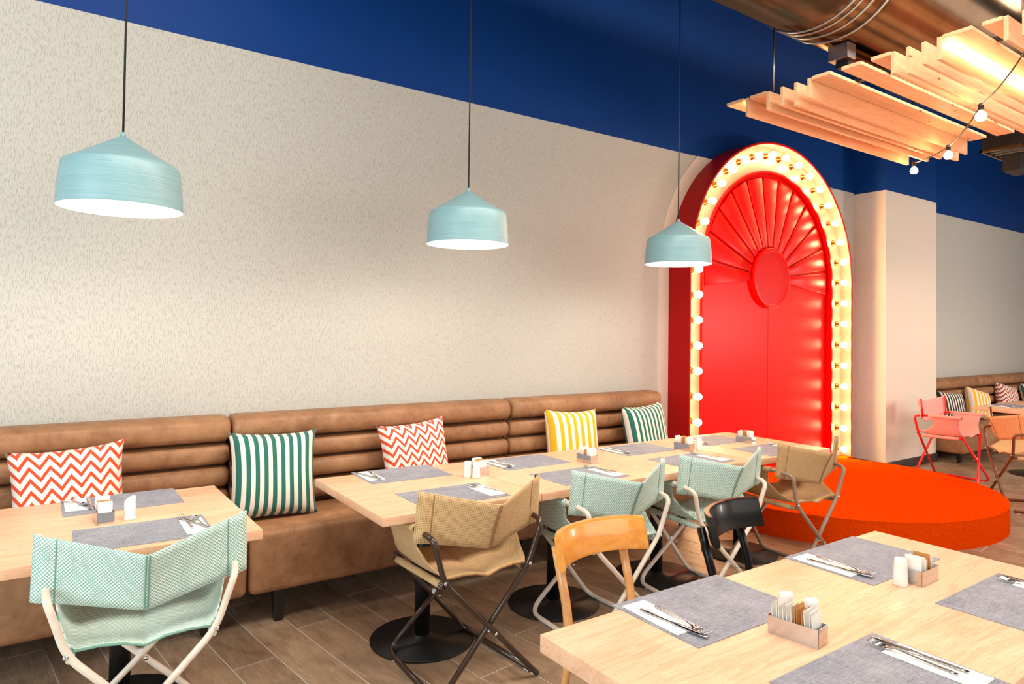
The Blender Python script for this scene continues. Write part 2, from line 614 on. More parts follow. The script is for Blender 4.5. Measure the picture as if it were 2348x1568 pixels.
# raised plaster band that follows the arch
AX, AZ, AR = 5.966, 2.065, 1.3265
m = MB()
out = [(AX-AR-0.13, 0.0)] + [(AX+(AR+0.13)*math.cos(a), AZ+(AR+0.13)*math.sin(a)) for a in [PI-PI*k/40 for k in range(41)]] + [(AX+AR+0.13, 0.0)]
inn = [(AX-AR+0.02, 0.0)] + [(AX+(AR-0.02)*math.cos(a), AZ+(AR-0.02)*math.sin(a)) for a in [PI-PI*k/40 for k in range(41)]] + [(AX+AR-0.02, 0.0)]
pts = []
for (a, b), (c, d) in zip(out, inn):
    pts += [(a, YW-0.012, min(b, ZB) if b > ZB else b), (c, YW-0.012, min(d, ZB)), (c, YW+0.02, min(d, ZB)), (a, YW+0.02, min(b, ZB))]
m.quad_grid(pts, len(out), 4, closed_v=True, smooth=False)
struct(m.build('trim_1', 'smooth_plaster'))

# ------------------------------------------------------------------ marquee arch
arch = thing('marquee_arch', 'red arched marquee niche with glowing bulbs and a sunburst panel', 'arch', (AX, YW, 0.205))
def AP(x, y, z):
    return (x-AX, y-YW, z-0.205)
YF, YB, YP = 3.947, 4.053, 4.085
Z0 = 0.205
NA = 56
def arch_line(r):
    return [(AX-r, Z0)] + [(AX+r*math.cos(PI-PI*k/NA), AZ+r*math.sin(PI-PI*k/NA)) for k in range(NA+1)] + [(AX+r, Z0)]
def arch_ring(ro, ri, y0, y1, name, mat):
    m = MB()
    pts = []
    for (a, b), (c, d) in zip(arch_line(ro), arch_line(ri)):
        pts += [AP(a, y0, b), AP(c, y0, d), AP(c, y1, d), AP(a, y1, b)]
    m.quad_grid(pts, NA+3, 4, closed_v=True, smooth=False)
    m.f.append((0, 1, 2, 3)); m.sm.append(False)
    k = (NA+2)*4
    m.f.append((k, k+3, k+2, k+1)); m.sm.append(False)
    return m.build(name, mat, arch)
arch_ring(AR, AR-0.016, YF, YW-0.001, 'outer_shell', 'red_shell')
arch_ring(AR-0.0162, AR-0.021, YF+0.006, YB, 'lining', 'board_cream')
arch_ring(AR-0.016, 1.065, YB, YW-0.002, 'bulb_board', 'board_cream')
arch_ring(1.065, 1.048, YB-0.028, YW-0.003, 'inner_rim', 'red_panel')
# the two halves of the back panel, with a seam between them
for sgn, nm in ((-1, 'back_panel'), (1, 'back_panel')):
    ol = [(AX+sgn*0.0025, Z0)]
    rr = 1.047
    ol += [(AX+sgn*rr, Z0)] + [(AX+sgn*rr*math.cos(PI/2*k/28), AZ+rr*math.sin(PI/2*k/28)) for k in range(28)] + [(AX+sgn*0.0025, AZ+rr)]
    m = MB()
    if sgn < 0: ol = ol[::-1]
    rotm = Matrix(((1, 0, 0, 0), (0, 0, -1, 0), (0, 1, 0, 0), (0, 0, 0, 1)))   # (x,y,z)->(x,-z,y)
    m.prism([(x-AX, z-Z0) for x, z in ol], -(YP-YW)-0.05, -(YP-YW), rotm)
    m.build(nm, 'red_panel', arch)
# sunburst
DCZ = 2.073
NRAY = 13
a0, a1 = R(-8.0), R(188.0)
for k in range(NRAY):
    aa = a0 + (a1-a0)*(k+0.06)/NRAY
    ab = a0 + (a1-a0)*(k+0.94)/NRAY
    ri, ro = 0.315, 1.0
    ring = [(ri*math.cos(aa), ri*math.sin(aa)), (ro*math.cos(aa), ro*math.sin(aa)), (ro*math.cos(ab), ro*math.sin(ab)), (ri*math.cos(ab), ri*math.sin(ab))]
    m = MB()
    m.prism(ring, 0.0, 0.026)
    m.build('sun_ray', 'red_panel', arch, bevel=0.006, bseg=2, loc=(0, YP-YW, DCZ-Z0), rot=(PI/2, 0, 0))
m = MB()
m.lathe([(0.30, 0), (0.30, 0.045), (0.292, 0.052), (0.27, 0.054), (0.262, 0.046)], 56, smooth=False)
m.build('sun_disc', 'red_panel', arch, loc=(0, YP-YW, DCZ-Z0), rot=(PI/2, 0, 0))
# bulbs: socket with bulb and collar
m = MB(); m.lathe([(0.031, 0), (0.031, 0.006), (0.022, 0.014), (0.019, 0.032), (0.0165, 0.036), (0.0165, 0.044)], 16)
sock_me = m.mesh('bulb_socket'); sock_me.materials.append(MT['brass'])
m = MB(); m.lathe([(0.013, 0.040), (0.015, 0.050), (0.024, 0.064), (0.031, 0.080), (0.0325, 0.092), (0.030, 0.105), (0.022, 0.117), (0.011, 0.1235), (0.0, 0.125)], 16, cap1=False)
bulb_me = m.mesh('bulb'); bulb_me.materials.append(MT['bulb_glow'])
BR = 1.19
spots = []
for k in range(1, 17):
    a = PI*k/17
    spots.append((AX+BR*math.cos(a), AZ+0.02+BR*math.sin(a)))
for k in range(9):
    for sg in (-1, 1):
        spots.append((AX+sg*BR, 2.085-0.2245*k))
for x, z in spots:
    s = link('bulb_socket', sock_me, arch, AP(x, YB, z), (PI/2, 0, 0))
    link('bulb', bulb_me, s)

# ------------------------------------------------------------------ round stage
SX, SY, SR = 5.88, 3.42, 1.34
stage = thing('stage_platform', 'low round stage covered in orange-red carpet before the arch', 'platform', (SX, SY, 0))
yc = 3.93
ha = math.asin((yc-SY)/SR)
ol = [(SR*math.cos(a), SR*math.sin(a)) for a in [PI-ha + (PI+2*ha)*k/72 for k in range(73)]]
ol += [(7.30-SX, yc-SY), (7.30-SX, 4.198-SY), (4.635-SX, 4.198-SY), (4.635-SX, yc-SY)]
MB().prism(ol, 0.0, 0.196).build('side_carpet', 'carpet', stage)
ol2 = [(x*1.001, y*1.001 if y < 0.7 else y) for x, y in ol]
MB().prism(ol2, 0.1965, 0.204).build('top_carpet', 'carpet', stage)

# ------------------------------------------------------------------ banquettes
def roll(m, x0, x1, yc, zc, ry, rz, pw=3.0, seg=20):
    """upholstered roll: superellipse section with soft ends"""
    ends = [(0.0, 0.55), (0.006, 0.78), (0.018, 0.93), (0.04, 1.0)]
    st = [(x0+d, s) for d, s in ends] + [((x0+x1)/2, 1.0)] + [(x1-d, s) for d, s in reversed(ends)]
    pts = []
    for x, s in st:
        for k in range(seg):
            a = 2*PI*k/seg
            ca, sa = math.cos(a), math.sin(a)
            pts.append((x, yc+ry*s*math.copysign(abs(ca)**(2/pw), ca), zc+rz*s*math.copysign(abs(sa)**(2/pw), sa)))
    o = m.quad_grid(pts, len(st), seg, closed_v=True)
    m.f.append(tuple(o+k for k in range(seg))); m.sm.append(True)
    m.f.append(tuple(o+(len(st)-1)*seg+k for k in range(seg))); m.sm.append(True)
def bench(x0, x1, label, yf=3.55, legs=None, dz=0.0):
    t = thing('banquette', label, 'bench', ((x0+x1)/2, 3.87, 0), group='brown leather banquette sections along the wall')
    ox, oy = (x0+x1)/2, 3.87
    zs = [(a_+dz, b_+dz) for a_, b_ in [(0.516, 0.634), (0.642, 0.758), (0.766, 0.884), (0.892, 1.034)]]
    for i, (a, b) in enumerate(zs):
        m = MB()
        d = 0.115 if i == 3 else 0.10
        roll(m, x0-ox+0.003, x1-ox-0.003, 4.055-oy + (0 if i == 3 else 0.01), (a+b)/2, d, (b-a)/2)
        m.build('back_roll', 'leather', t)
    m = MB(); m.box(x0-ox+0.01, x1-ox-0.01, 4.06-oy, 4.195-oy, 0.18+dz, 1.0+dz)
    m.build('back_frame', 'leather', t, bevel=0.01)
    m = MB(); m.box(x0-ox+0.004, x1-ox-0.004, yf-oy, 4.05-oy, 0.172+dz, 0.49+dz)
    m.build('seat', 'leather', t, bevel=0.035, bseg=4)
    w = x1-x0
    for lx in (legs or (x0+0.17, x1-0.12)):
        for ly in (3.63, 4.08):
            m = MB()
            p0 = [(-0.034, -0.03), (0.034, -0.03), (0.034, 0.03), (-0.034, 0.03)]
            o0 = len(m.v)
            m.v += [(x*0.62, y*0.62, 0) for x, y in p0] + [(x, y, 0.174+dz) for x, y in p0]
            for q in ((3, 2, 1, 0), (4, 5, 6, 7), (0, 1, 5, 4), (1, 2, 6, 5), (2, 3, 7, 6), (3, 0, 4, 7)):
                m.f.append(q); m.sm.append(False)
            m.build('leg', 'black_wood', t, bevel=0.003, bseg=1, loc=(lx-ox, ly-oy, 0))
    return t
bench(-1.02, 0.90, 'brown leather banquette section behind the small table with the orange zigzag cushion', legs=(-0.8, 0.72))
bench(0.90, 2.78, 'middle brown leather banquette section with green striped and orange zigzag cushions')
bench(2.78, 4.315, 'brown leather banquette section ending beside the red arch')
bench(9.03, 10.55, 'brown leather banquette section tucked behind the cream pillar', legs=(9.12, 10.4), dz=-0.06)
bench(10.55, 13.3, 'brown leather banquette section beyond the pillar with red zigzag cushion', legs=(10.7, 13.1), dz=-0.06)

# ------------------------------------------------------------------ cushions
def cushion(name, mat, label, loc, tilt, rx, rz=0.0, size=0.475, thick=0.17):
    """square cushion; local x right, y depth (front -y), z up; loc = bottom centre"""
    N = 18
    m = MB()
    for side in (-1, 1):
        pts, uvs = [], []
        for i in range(N+1):
            for j in range(N+1):
                u, v = -1+2*i/N, -1+2*j/N
                w = (max(0, 1-u**4)*max(0, 1-v**4))**0.5
                w = 0.04*(1 if abs(u) < 0.999 and abs(v) < 0.999 else 0) + 0.96*w
                pin = 0.06*(1-0.9*abs(v)**6)*0
                x = u*(1-0.085*(1-v*v)**0.8 + 0.02*abs(u*v)**6)
                z = v*(1-0.085*(1-u*u)**0.8 + 0.02*abs(u*v)**6)
                wr = 0.004*math.sin(9*u+3*v)*abs(v)**3
                pts.append((x*size/2, side*(thick/2*w) + wr*0.5, z*size/2+size/2))
                uvs.append((u*size/2+1.0, v*size/2+1.0))
        m.quad_grid(pts, N+1, N+1, uvs=uvs)
    o = m.build(name, mat)
    o.location = loc
    o.rotation_euler = (tilt, rx, rz)
    return o
def cush(mat, label, x, y=3.80, rx=0.0, rz=0.0, tilt=-0.22, z=0.485, name='cushion', size=0.475):
    o = cushion(name, mat, label, (x, y, z), tilt, rx, rz, size)
    tag(o, label, 'cushion', 'scatter cushions on the banquettes')
cush('chevron_orange', 'orange and white zigzag cushion behind the small table with one salt shaker', 0.16, 3.78, -0.05, 0.02)
cush('stripe_green', 'green and white striped cushion between the small table and the long table row', 1.085, 3.78, 0.03, -0.02)
cush('chevron_orange', 'orange and white zigzag cushion behind the end of the long table row', 1.98, 3.78, -0.06, 0.06)
cush('stripe_yellow', 'yellow and white striped cushion at the section seam behind the long table', 3.22, 3.78, 0.05, -0.05)
cush('stripe_green', 'green and white striped cushion at the banquette end beside the red arch', 4.0, 3.77, -0.03, 0.10)
cush('stripe_black', 'black and white striped cushion half hidden by the cream pillar', 9.36, 3.78, 0.1, -0.35, tilt=-0.32, z=0.43, size=0.41)
cush('stripe_yellow', 'orange-yellow striped cushion leaning behind the pink chair', 10.12, 3.78, 0.25, -0.3, tilt=-0.32, z=0.44, size=0.41)
cush('chevron_red', 'red and white zigzag cushion on the banquette beyond the pillar', 11.15, 3.80, 0.2, -0.2, tilt=-0.28, z=0.45, size=0.42)
cush('stripe_green', 'dark green striped cushion at the far end of the banquette beyond the pillar', 12.1, 3.80, 0.0, -0.1, tilt=-0.25, z=0.43, size=0.42)

# ------------------------------------------------------------------ pedestal tables
def ped_table(cx, cy, lx, ly, label, rz=0.0, thick=0.038, group=None, base=True):
    t = thing('pedestal_table', label, 'table', (cx, cy, 0), rz, group)
    MB().box(-lx/2, lx/2, -ly/2, ly/2, 0.75-thick, 0.75).build('tabletop', 'table_wood', t, bevel=0.0025, bseg=2)
    if base:
        m = MB(); m.lathe([(0.0385, 0.016), (0.0385, 0.70)], 28); m.build('column', 'black_metal', t)
        m = MB(); m.lathe([(0.252, 0.0), (0.255, 0.006), (0.252, 0.011), (0.05, 0.019), (0.046, 0.03), (0.0386, 0.032)], 64)
        m.build('base_plate', 'black_metal', t)
        MB().box(-0.22, 0.22, -0.03, 0.03, 0.69, 0.7115).build('top_bracket', 'black_metal', t)
        MB().box(-0.03, 0.03, -0.24, 0.24, 0.692, 0.7115).build('top_bracket', 'black_metal', t)
    return t
TG = 'light wood pedestal tables along the banquette'
ped_table(0.305, 3.137, 0.855, 0.874, 'light wood table standing apart in front of the orange zigzag cushion', group=TG)
TL = 0.8165
tb_lab = ['light wood table at the open end of the long row, by the beige chair',
          'second light wood table of the long row, counted from the open end',
          'third light wood table of the long row, counted from the open end',
          'last light wood table of the long row, next to the red arch']
ROT = -0.012
for i in range(4):
    x = 1.187 + TL*(i+0.5)
    ped_table(x, 3.025 + ROT*(x-1.187), TL-0.003, 0.855, tb_lab[i], ROT, group=TG)
ped_table(9.1, 2.85, 1.3, 0.78, 'light wood table beyond the stage beside the brown-framed chair')
# table the camera stands at
t = thing('dining_table', 'large light wood table with two sugar holders near the honey wood and black chairs', 'table', (1.914, 1.005, 0))
MB().box(-0.837, 0.837, -0.392, 0.392, 0.704, 0.75).build('tabletop', 'table_wood', t, bevel=0.0025, bseg=2)
for x in (-0.42, 0.42):
    m = MB(); m.lathe([(0.0385, 0.016), (0.0385, 0.69)], 28); m.build('column', 'black_metal', t, loc=(x, -0.05, 0))
    m = MB(); m.lathe([(0.252, 0.0), (0.255, 0.006), (0.252, 0.011), (0.05, 0.019), (0.0386, 0.032)], 64); m.build('base_plate', 'black_metal', t, loc=(x, -0.05, 0))
    MB().box(-0.2, 0.2, -0.03, 0.03, 0.686, 0.7035).build('top_bracket', 'black_metal', t, loc=(x, -0.05, 0))

# ------------------------------------------------------------------ folding sling chairs
def fold_chair(label, loc, rz, tube, fab, seatfab, stitch, rivet='steel'):
    t = thing('folding_chair', label, 'chair', loc, rz, 'folding sling armchairs')
    r = 0.0122
    hx, hy, hz = 0.218, -0.205, 0.49
    ax, ay, az = 0.283, -0.13, 0.688
    for s in (-1, 1):
        # rear leg that runs on as the arm tube; crossed legs sit one behind the other
        off = 0.013*s
        foot = (-s*0.240, -0.231+off, 0.0135)
        pth = smooth_path([foot, (s*hx, hy+off*0.3, hz), (s*0.250, -0.212, 0.60), (s*0.272, -0.222, 0.672), (s*ax, ay+0.01, az), (s*0.290, 0.235, 0.690)], 0.075, 6)
        m = MB(); m.tube(pth, r, 12)
        m.build('rear_leg', tube, t)
        # front leg with its floor runner
        pf = smooth_path([(s*0.235, 0.215, 0.50), (-s*0.214, 0.332-off, 0.0135), (-s*0.240, -0.20, 0.0135)], 0.085, 7)
        m = MB(); m.tube(pf, r, 12)
        m.build('front_leg', tube, t)
        # seat rail with fabric sleeve
        m = MB(); m.tube([(s*hx*0.96, hy+0.01, hz-0.022), (s*0.235, 0.215, 0.478)], r*0.9, 10)
        m.build('seat_rail', tube, t)
        m = MB()
        m.tube([(s*(0.211+0.022*q/6), -0.165+0.355*q/6, 0.4685+0.0085*q/6) for q in range(7)], 0.0160, 16)
        slv = m.build('rail_sleeve', seatfab, t)
        m = MB()
        m.tube([(s*(0.2835+0.0065*q/6), -0.075+0.305*q/6, 0.6885+0.0015*q/6) for q in range(7)], 0.017, 16)
        m.build('arm_sleeve', fab, t)
        # post of the backrest, inside its sleeve
        m = MB(); m.tube([(s*0.287, -0.128, 0.668), (s*0.302, -0.142, 0.862)], 0.0085, 8)
        m.build('back_post', tube, t)
        # rivets, hinge, caps
        m = MB()
        m.lathe([(0.0085, 0), (0.0085, 0.003), (0.005, 0.006), (0, 0.0065)], 12, cap1=False, mat=Matrix.Translation((s*hx, hy-0.0115+off*0.3, hz)) @ Matrix.Rotation(PI/2, 4, 'X'))
        m.build('rivet', rivet, t)
        m = MB()
        m.lathe([(0.0085, 0), (0.0085, 0.003), (0.005, 0.006), (0, 0.0065)], 12, cap1=False, mat=Matrix.Translation((s*0.290, -0.139, 0.655)) @ Matrix.Rotation(PI/2, 4, 'X'))
        m.build('rivet', 'black_metal', t)
        for yy in (0.245, -0.17):
            m = MB()
            m.box(-0.010, 0.010, -0.018, 0.018, 0.0, 0.006)
            m.build('foot_cap', 'white_plastic', t, bevel=0.002, bseg=1, loc=(-s*(0.219 if yy > 0 else 0.2385), yy, 0.0))
    # pivots
    for yy, zz in ((-0.246, 0.257), (0.238, 0.262)):
        m = MB()
        m.lathe([(0.008, 0), (0.008, 0.003), (0, 0.006)], 10, cap1=False, mat=Matrix.Translation((0.02, yy+0.004, zz-0.02)) @ Matrix.Rotation(PI/2, 4, 'X'))
        m.build('rivet', rivet, t)
        MB().box(-0.010, 0.010, -0.008, 0.008, -0.010, 0.010).build('pivot_spacer', 'white_plastic', t, bevel=0.002, bseg=1, loc=(0, yy+0.026 if yy < 0 else yy+0.029, zz))
    # backrest: two panels that meet in a lower central seam
    N, K = 24, 8
    pts, uvs = [], []
    for i in range(N+1):
        u = -1+2*i/N
        a = abs(u)
        if a > 0.93:
            xx = 0.315
        q = 1-a
        q = q if q < 0.96 else 0.96+(q-0.96)*0.3
        yt = -0.148 + (-0.306+0.148)*q + 0.012*math.sin(PI*a)*0.6
        zt = 0.867 - 0.070*(q**0.9)
        yb = -0.129 + (-0.216+0.129)*q
        zb = 0.650 - 0.056*q**1.1
        # sleeve bulge round the post
        bul = 0.010*math.exp(-((a-0.93)/0.035)**2)
        for j in range(K+1):
            v = j/K
            x = u*(0.322+(0.315-0.322)*v)
            y = yb+(yt-yb)*v - bul + 0.006*math.sin(PI*v)*q
            z = zb+(zt-zb)*v
            pts.append((x, y, z))
            uvs.append((u*0.36, v*0.21))
    m = MB(); m.quad_grid(pts, N+1, K+1, uvs=uvs)
    b = m.build('backrest', fab, t)
    md = b.modifiers.new('thickness', 'SOLIDIFY'); md.thickness = 0.004; md.offset = 0
    def back_pt(u, v, lift):
        a = abs(u); q = 1-a
        q = q if q < 0.96 else 0.96+(q-0.96)*0.3
        yt = -0.148 + (-0.158)*q + 0.0072*math.sin(PI*a)
        zt = 0.867 - 0.070*(q**0.9)
        yb = -0.129 - 0.087*q
        zb = 0.650 - 0.056*q**1.1
        bul = 0.010*math.exp(-((a-0.93)/0.035)**2)
        return (u*(0.322-0.007*v), yb+(yt-yb)*v - bul + 0.006*math.sin(PI*v)*q - lift, zb+(zt-zb)*v)
    for u0, w in ((-0.86, 0.006), (-0.80, 0.006), (0.80, 0.006), (0.86, 0.006), (-0.012, 0.008), (0.018, 0.008)):
        m = MB()
        p = []
        for j in range(K+1):
            v = 0.01+0.98*j/K
            p += [back_pt(u0-w, v, 0.0032), back_pt(u0, v, 0.0048), back_pt(u0+w, v, 0.0032)]
        m.quad_grid(p, K+1, 3)
        m.build('seam', stitch, t)
    # sling seat: arm, side, seat, side, arm
    prof = [(-0.287, 0.700), (-0.274, 0.66), (-0.258, 0.60), (-0.240, 0.545), (-0.218, 0.512), (-0.195, 0.500), (-0.13, 0.503), (-0.06, 0.496), (-0.012, 0.484), (0, 0.478)]
    prof = prof + [(-x, z) for x, z in reversed(prof[:-1])]
    K = 12
    pts, uvs = [], []
    L = 0
    for i, (x, z) in enumerate(prof):
        if i:
            L += math.hypot(x-prof[i-1][0], z-prof[i-1][1])
        hgt = max(0, min(1, (z-0.50)/0.20))
        if abs(x) < 0.20: hgt = 0
        yr = -0.205 + 0.125*hgt**0.7 + 0.10*math.sin(PI*min(1, hgt))*0.9
        yf = 0.222 - 0.03*math.sin(PI*hgt) + (0.008 if hgt > 0.9 else 0)
        for j in range(K+1):
            v = j/K
            pts.append((x, yr+(yf-yr)*v, z - 0.012*math.sin(PI*v)*(1-hgt)))
            uvs.append((L, yr+(yf-yr)*v))
    m = MB(); m.quad_grid(pts, len(prof), K+1, uvs=uvs)
    s_ = m.build('seat', seatfab, t)
    md = s_.modifiers.new('thickness', 'SOLIDIFY'); md.thickness = 0.005; md.offset = 0
    m = MB()
    m.tube([(-0.195, -0.203, 0.499), (-0.13, -0.204, 0.502), (-0.06, -0.204, 0.495), (0, -0.205, 0.477), (0.06, -0.204, 0.495), (0.13, -0.204, 0.502), (0.195, -0.203, 0.499)], 0.0045, 6)
    m.build('seat_hem', stitch, t)
    return t
fold_chair('mint mesh folding chair with cream tubes at the separate small table', (0.336, 2.741, 0), R(-5.3), 'cream_tube', 'mint_mesh', 'mint_mesh', 'stitch_mint')
fold_chair('beige mesh folding chair with dark brown tubes at the open end of the table row', (1.608, 2.658, 0), R(0.3), 'brown_tube', 'beige_mesh', 'beige_mesh', 'stitch_tan')
fold_chair('mint mesh folding chair with cream tubes directly behind the honey wood chair', (2.425, 2.64, 0), R(-1.1), 'cream_tube', 'mint_mesh', 'mint_mesh', 'stitch_mint')
fold_chair('mint mesh folding chair with cream tubes directly behind the black chair', (3.207, 2.621, 0), R(-6.5), 'cream_tube', 'mint_mesh', 'mint_mesh', 'stitch_mint')
fold_chair('tan canvas folding chair with taupe tubes next to the round stage', (4.016, 2.595, 0), R(-1.6), 'taupe_tube', 'tan_canvas', 'tan_canvas', 'stitch_tan')
fold_chair('pink canvas folding chair with bright red tubes in front of the pillar', (7.939, 3.267, 0), R(181.7), 'red_tube', 'pink_canvas', 'pink_canvas', 'stitch_pink')
fold_chair('sand canvas folding chair with copper brown tubes beyond the stage', (7.278, 2.366, 0), R(-135.9), 'copper_tube', 'sand_canvas', 'sand_canvas', 'stitch_tan')

# ------------------------------------------------------------------ bentwood chairs at the near table
def bent_chair(label, loc, rz, wood_m, leg_m, name):
    """local: sitter faces -y, backrest at +y; loc is under the seat centre"""
    t = thing(name, label, 'chair', loc, rz)
    yb = 0.20
    # legs
    for s in (-1, 1):
        p = smooth_path([(s*0.175, yb+0.04, 0.0), (s*0.165, yb-0.035, 0.44), (s*0.168, yb+0.055, 0.735)], 0.16, 8)
        m = MB(); m.tube(p, [0.013+0.004*min(1, i/4) for i in range(len(p))], 14)
        m.build('rear_leg', leg_m, t)
        m = MB(); m.tube([(s*0.19, -0.215, 0.0), (s*0.18, -0.185, 0.43)], [0.012, 0.017], 14)
        m.build('front_leg', leg_m, t)
        m = MB(); m.tube([(s*0.182, -0.19, 0.25), (s*0.170, yb+0.0, 0.25)], 0.0095, 10)
        m.build('side_stretcher', leg_m, t)
    m = MB(); m.tube([(-0.176, 0.0, 0.25), (0.176, 0.0, 0.25)], 0.0095, 10)
    m.build('cross_stretcher', leg_m, t)
    # seat
    ol = []
    for k in range(40):
        a = 2*PI*k/40
        ca, sa = math.cos(a), math.sin(a)
        ol.append((0.215*math.copysign(abs(ca)**0.5, ca)*(1-0.05*sa), 0.205*math.copysign(abs(sa)**0.5, sa)))
    MB().prism(ol, 0.432, 0.455).build('seat', wood_m, t, bevel=0.006, bseg=2)
    # curved top rail: ends come forward
    N = 28
    sec = [(-0.006, -0.060), (-0.0085, -0.05), (-0.0085, 0.05), (-0.006, 0.060), (0.006, 0.060), (0.0085, 0.05), (0.0085, -0.05), (0.006, -0.060)]
    pts = []
    for i in range(N+1):
        u = -1+2*i/N
        ang = u*R(62)
        x = 0.265*math.sin(ang)
        y = yb+0.062 - 0.17*(1-math.cos(ang))*1.0
        tx, ty = 0.265*math.cos(ang), -0.17*math.sin(ang)
        l = math.hypot(tx, ty)
        nx, ny = -ty/l, tx/l
        hs = 1.0 if abs(u) < 0.94 else 0.965
        for d, z in sec:
            d2 = d*1.5 - 0.010
            lean = (z)*0.25
            pts.append((x+nx*d2, y+ny*d2 + lean, 0.742+z*hs))
    m = MB(); o = m.quad_grid(pts, N+1, 8, closed_v=True)
    m.f.append(tuple(o+k for k in range(8))); m.sm.append(False)
    m.f.append(tuple(o+N*8+k for k in range(8))); m.sm.append(False)
    b = m.build('backrest', wood_m, t)
    b.data.set_sharp_from_angle(angle=R(40))
    return t
bent_chair('honey-coloured wooden chair with curved backrest at the large near table', (1.765, 1.72, 0), R(2.5), 'honey_wood', 'beech', 'wooden_chair')
bent_chair('glossy black wooden chair with curved backrest at the large near table', (2.46, 1.63, 0), R(13.0), 'black_lacquer', 'black_lacquer', 'wooden_chair')

# ------------------------------------------------------------------ place settings
ZT = 0.7502
mat_me = MB().box(-0.225, 0.225, -0.155, 0.155, 0.0, 0.0016).mesh('placemat'); mat_me.materials.append(MT['placemat'])
nap_me = None
def napkin_mesh():
    m = MB()
    m.box(-0.042, 0.042, -0.105, 0.105, 0.0, 0.0022)
    m.box(-0.0415, 0.040, -0.104, 0.1045, 0.0023, 0.0040)
    me = m.mesh('napkin', 0.0006, 1); me.materials.append(MT['paper_white'])
    return me
nap_me = napkin_mesh()
def ribbon(stations, half_t):
    """stations: (y, halfwidth, z) -> flat bar"""
    m = MB()
    pts = []
    for y, w, z in stations:
        pts += [(-w, y, z-half_t), (w, y, z-half_t), (w*0.8, y, z+half_t), (-w*0.8, y, z+half_t)]
    o = m.quad_grid(pts, len(stations), 4, closed_v=True)
    m.f.append((o, o+1, o+2, o+3)); m.sm.append(False)
    k = o+(len(stations)-1)*4
    m.f.append((k+3, k+2, k+1, k)); m.sm.append(False)
    return m
def fork_mesh():
    m = ribbon([(-0.105, 0.0042, 0.003), (-0.09, 0.005, 0.003), (-0.03, 0.0034, 0.0045), (0.02, 0.0026, 0.007), (0.038, 0.004, 0.006), (0.05, 0.0105, 0.004), (0.062, 0.0115, 0.0035)], 0.0011)
    for i in range(4):
        x = -0.0099 + i*0.0066
        m.tube([(x, 0.060, 0.0035), (x, 0.078, 0.0038), (x, 0.092, 0.0062), (x, 0.102, 0.0095)], [0.0017, 0.0016, 0.0014, 0.0009], 6)
    me = m.mesh('fork'); me.materials.append(MT['steel']); return me
def knife_mesh():
    m = ribbon([(-0.115, 0.0045, 0.0035), (-0.10, 0.0056, 0.0035), (-0.02, 0.0045, 0.0035), (-0.01, 0.0040, 0.0032), (0.0, 0.0075, 0.003), (0.03, 0.0095, 0.003), (0.08, 0.0092, 0.003), (0.098, 0.006, 0.003), (0.105, 0.002, 0.003)], 0.0013)
    me = m.mesh('knife'); me.materials.append(MT['steel']); return me
def spoon_mesh():
    m = ribbon([(-0.09, 0.0046, 0.003), (-0.075, 0.005, 0.003), (-0.02, 0.003, 0.005), (0.022, 0.0026, 0.0075), (0.034, 0.004, 0.0075)], 0.0011)
    pts = []
    for i in range(13):
        a = PI*i/12
        y = 0.055 - 0.026*math.cos(a)
        w = 0.0165*math.sin(a)
        for j in range(9):
            b = -1+2*j/8
            dep = 0.0075*math.sin(a)*(1-b*b)
            pts.append((b*w, y, 0.0095-dep))
    m.quad_grid(pts, 13, 9)
    me = m.mesh('spoon'); me.materials.append(MT['steel']); return me
fork_me, knife_me, spoon_me = fork_mesh(), knife_mesh(), spoon_mesh()

def setting(x, y, where, side, far, items, rz=0.0, nap_rz=0.0):
    """side -1/+1: napkin at the left or right end; far: the guest sits on the banquette side"""
    o = tag(link('placemat', mat_me, None, (x, y, ZT), (0, 0, rz)), 'grey heather placemat ' + where, 'placemat', 'grey heather placemats')
    flip = PI if far else 0.0
    nx, ny = x + side*0.172, y + (0.025 if far else -0.02)
    z = ZT+0.0018
    tag(link('napkin', nap_me, None, (nx, ny, z), (0, 0, rz+nap_rz+flip)), 'folded white napkin ' + where, 'napkin', 'folded white napkins')
    zc = z+0.0044
    for it, dx, dyy, rr in items:
        me = {'fork': fork_me, 'knife': knife_me, 'spoon': spoon_me}[it]
        oo = link(it, me, None, (nx+dx, ny+dyy, zc), (0, 0, rz+rr+flip))
        tag(oo, 'steel %s %s' % (it, where), it, 'steel cutlery')
FK = [('knife', -0.012, -0.045, 0.10), ('fork', 0.012, -0.045, -0.13)]
NK = [('fork', -0.012, 0.06, 0.05), ('knife', 0.014, 0.055, 0.12)]
setting(0.330, 3.450, 'by the banquette on the separate small table', -1, True, [('spoon', -0.002, 0.005, 0.55), ('knife', 0.022, -0.03, 0.3), ('fork', 0.05, -0.03, 0.0)], 0.0)
setting(0.350, 2.895, 'in front of the mint chair on the separate small table', 1, False, [('fork', -0.02, 0.06, 0.08), ('knife', 0.002, 0.03, 0.35), ('spoon', 0.022, 0.03, 0.12)], -0.02)
setting(1.622, 3.330, 'by the banquette at the open end of the long row', -1, True, [('knife', -0.012, -0.02, 0.28), ('fork', 0.016, -0.02, -0.12)], -0.04)
setting(1.625, 2.790, 'in front of the dark-framed beige chair', 1, False, [('spoon', 0.0, 0.03, 0.5)], 0.0)
setting(2.385, 3.255, 'by the banquette on the second table of the row', -1, True, FK, -0.01)
setting(2.420, 2.800, 'in front of the mint chair on the second table of the row', 1, False, NK, 0.0)
setting(3.270, 3.225, 'by the banquette on the third table of the row', -1, True, FK, -0.01)
setting(3.290, 2.775, 'in front of the mint chair on the third table of the row', 1, False, NK, -0.02)
setting(4.010, 3.205, 'by the banquette on the last table next to the arch', -1, True, FK, -0.01)
setting(4.060, 2.745, 'in front of the tan canvas chair', 1, False, NK, -0.01)
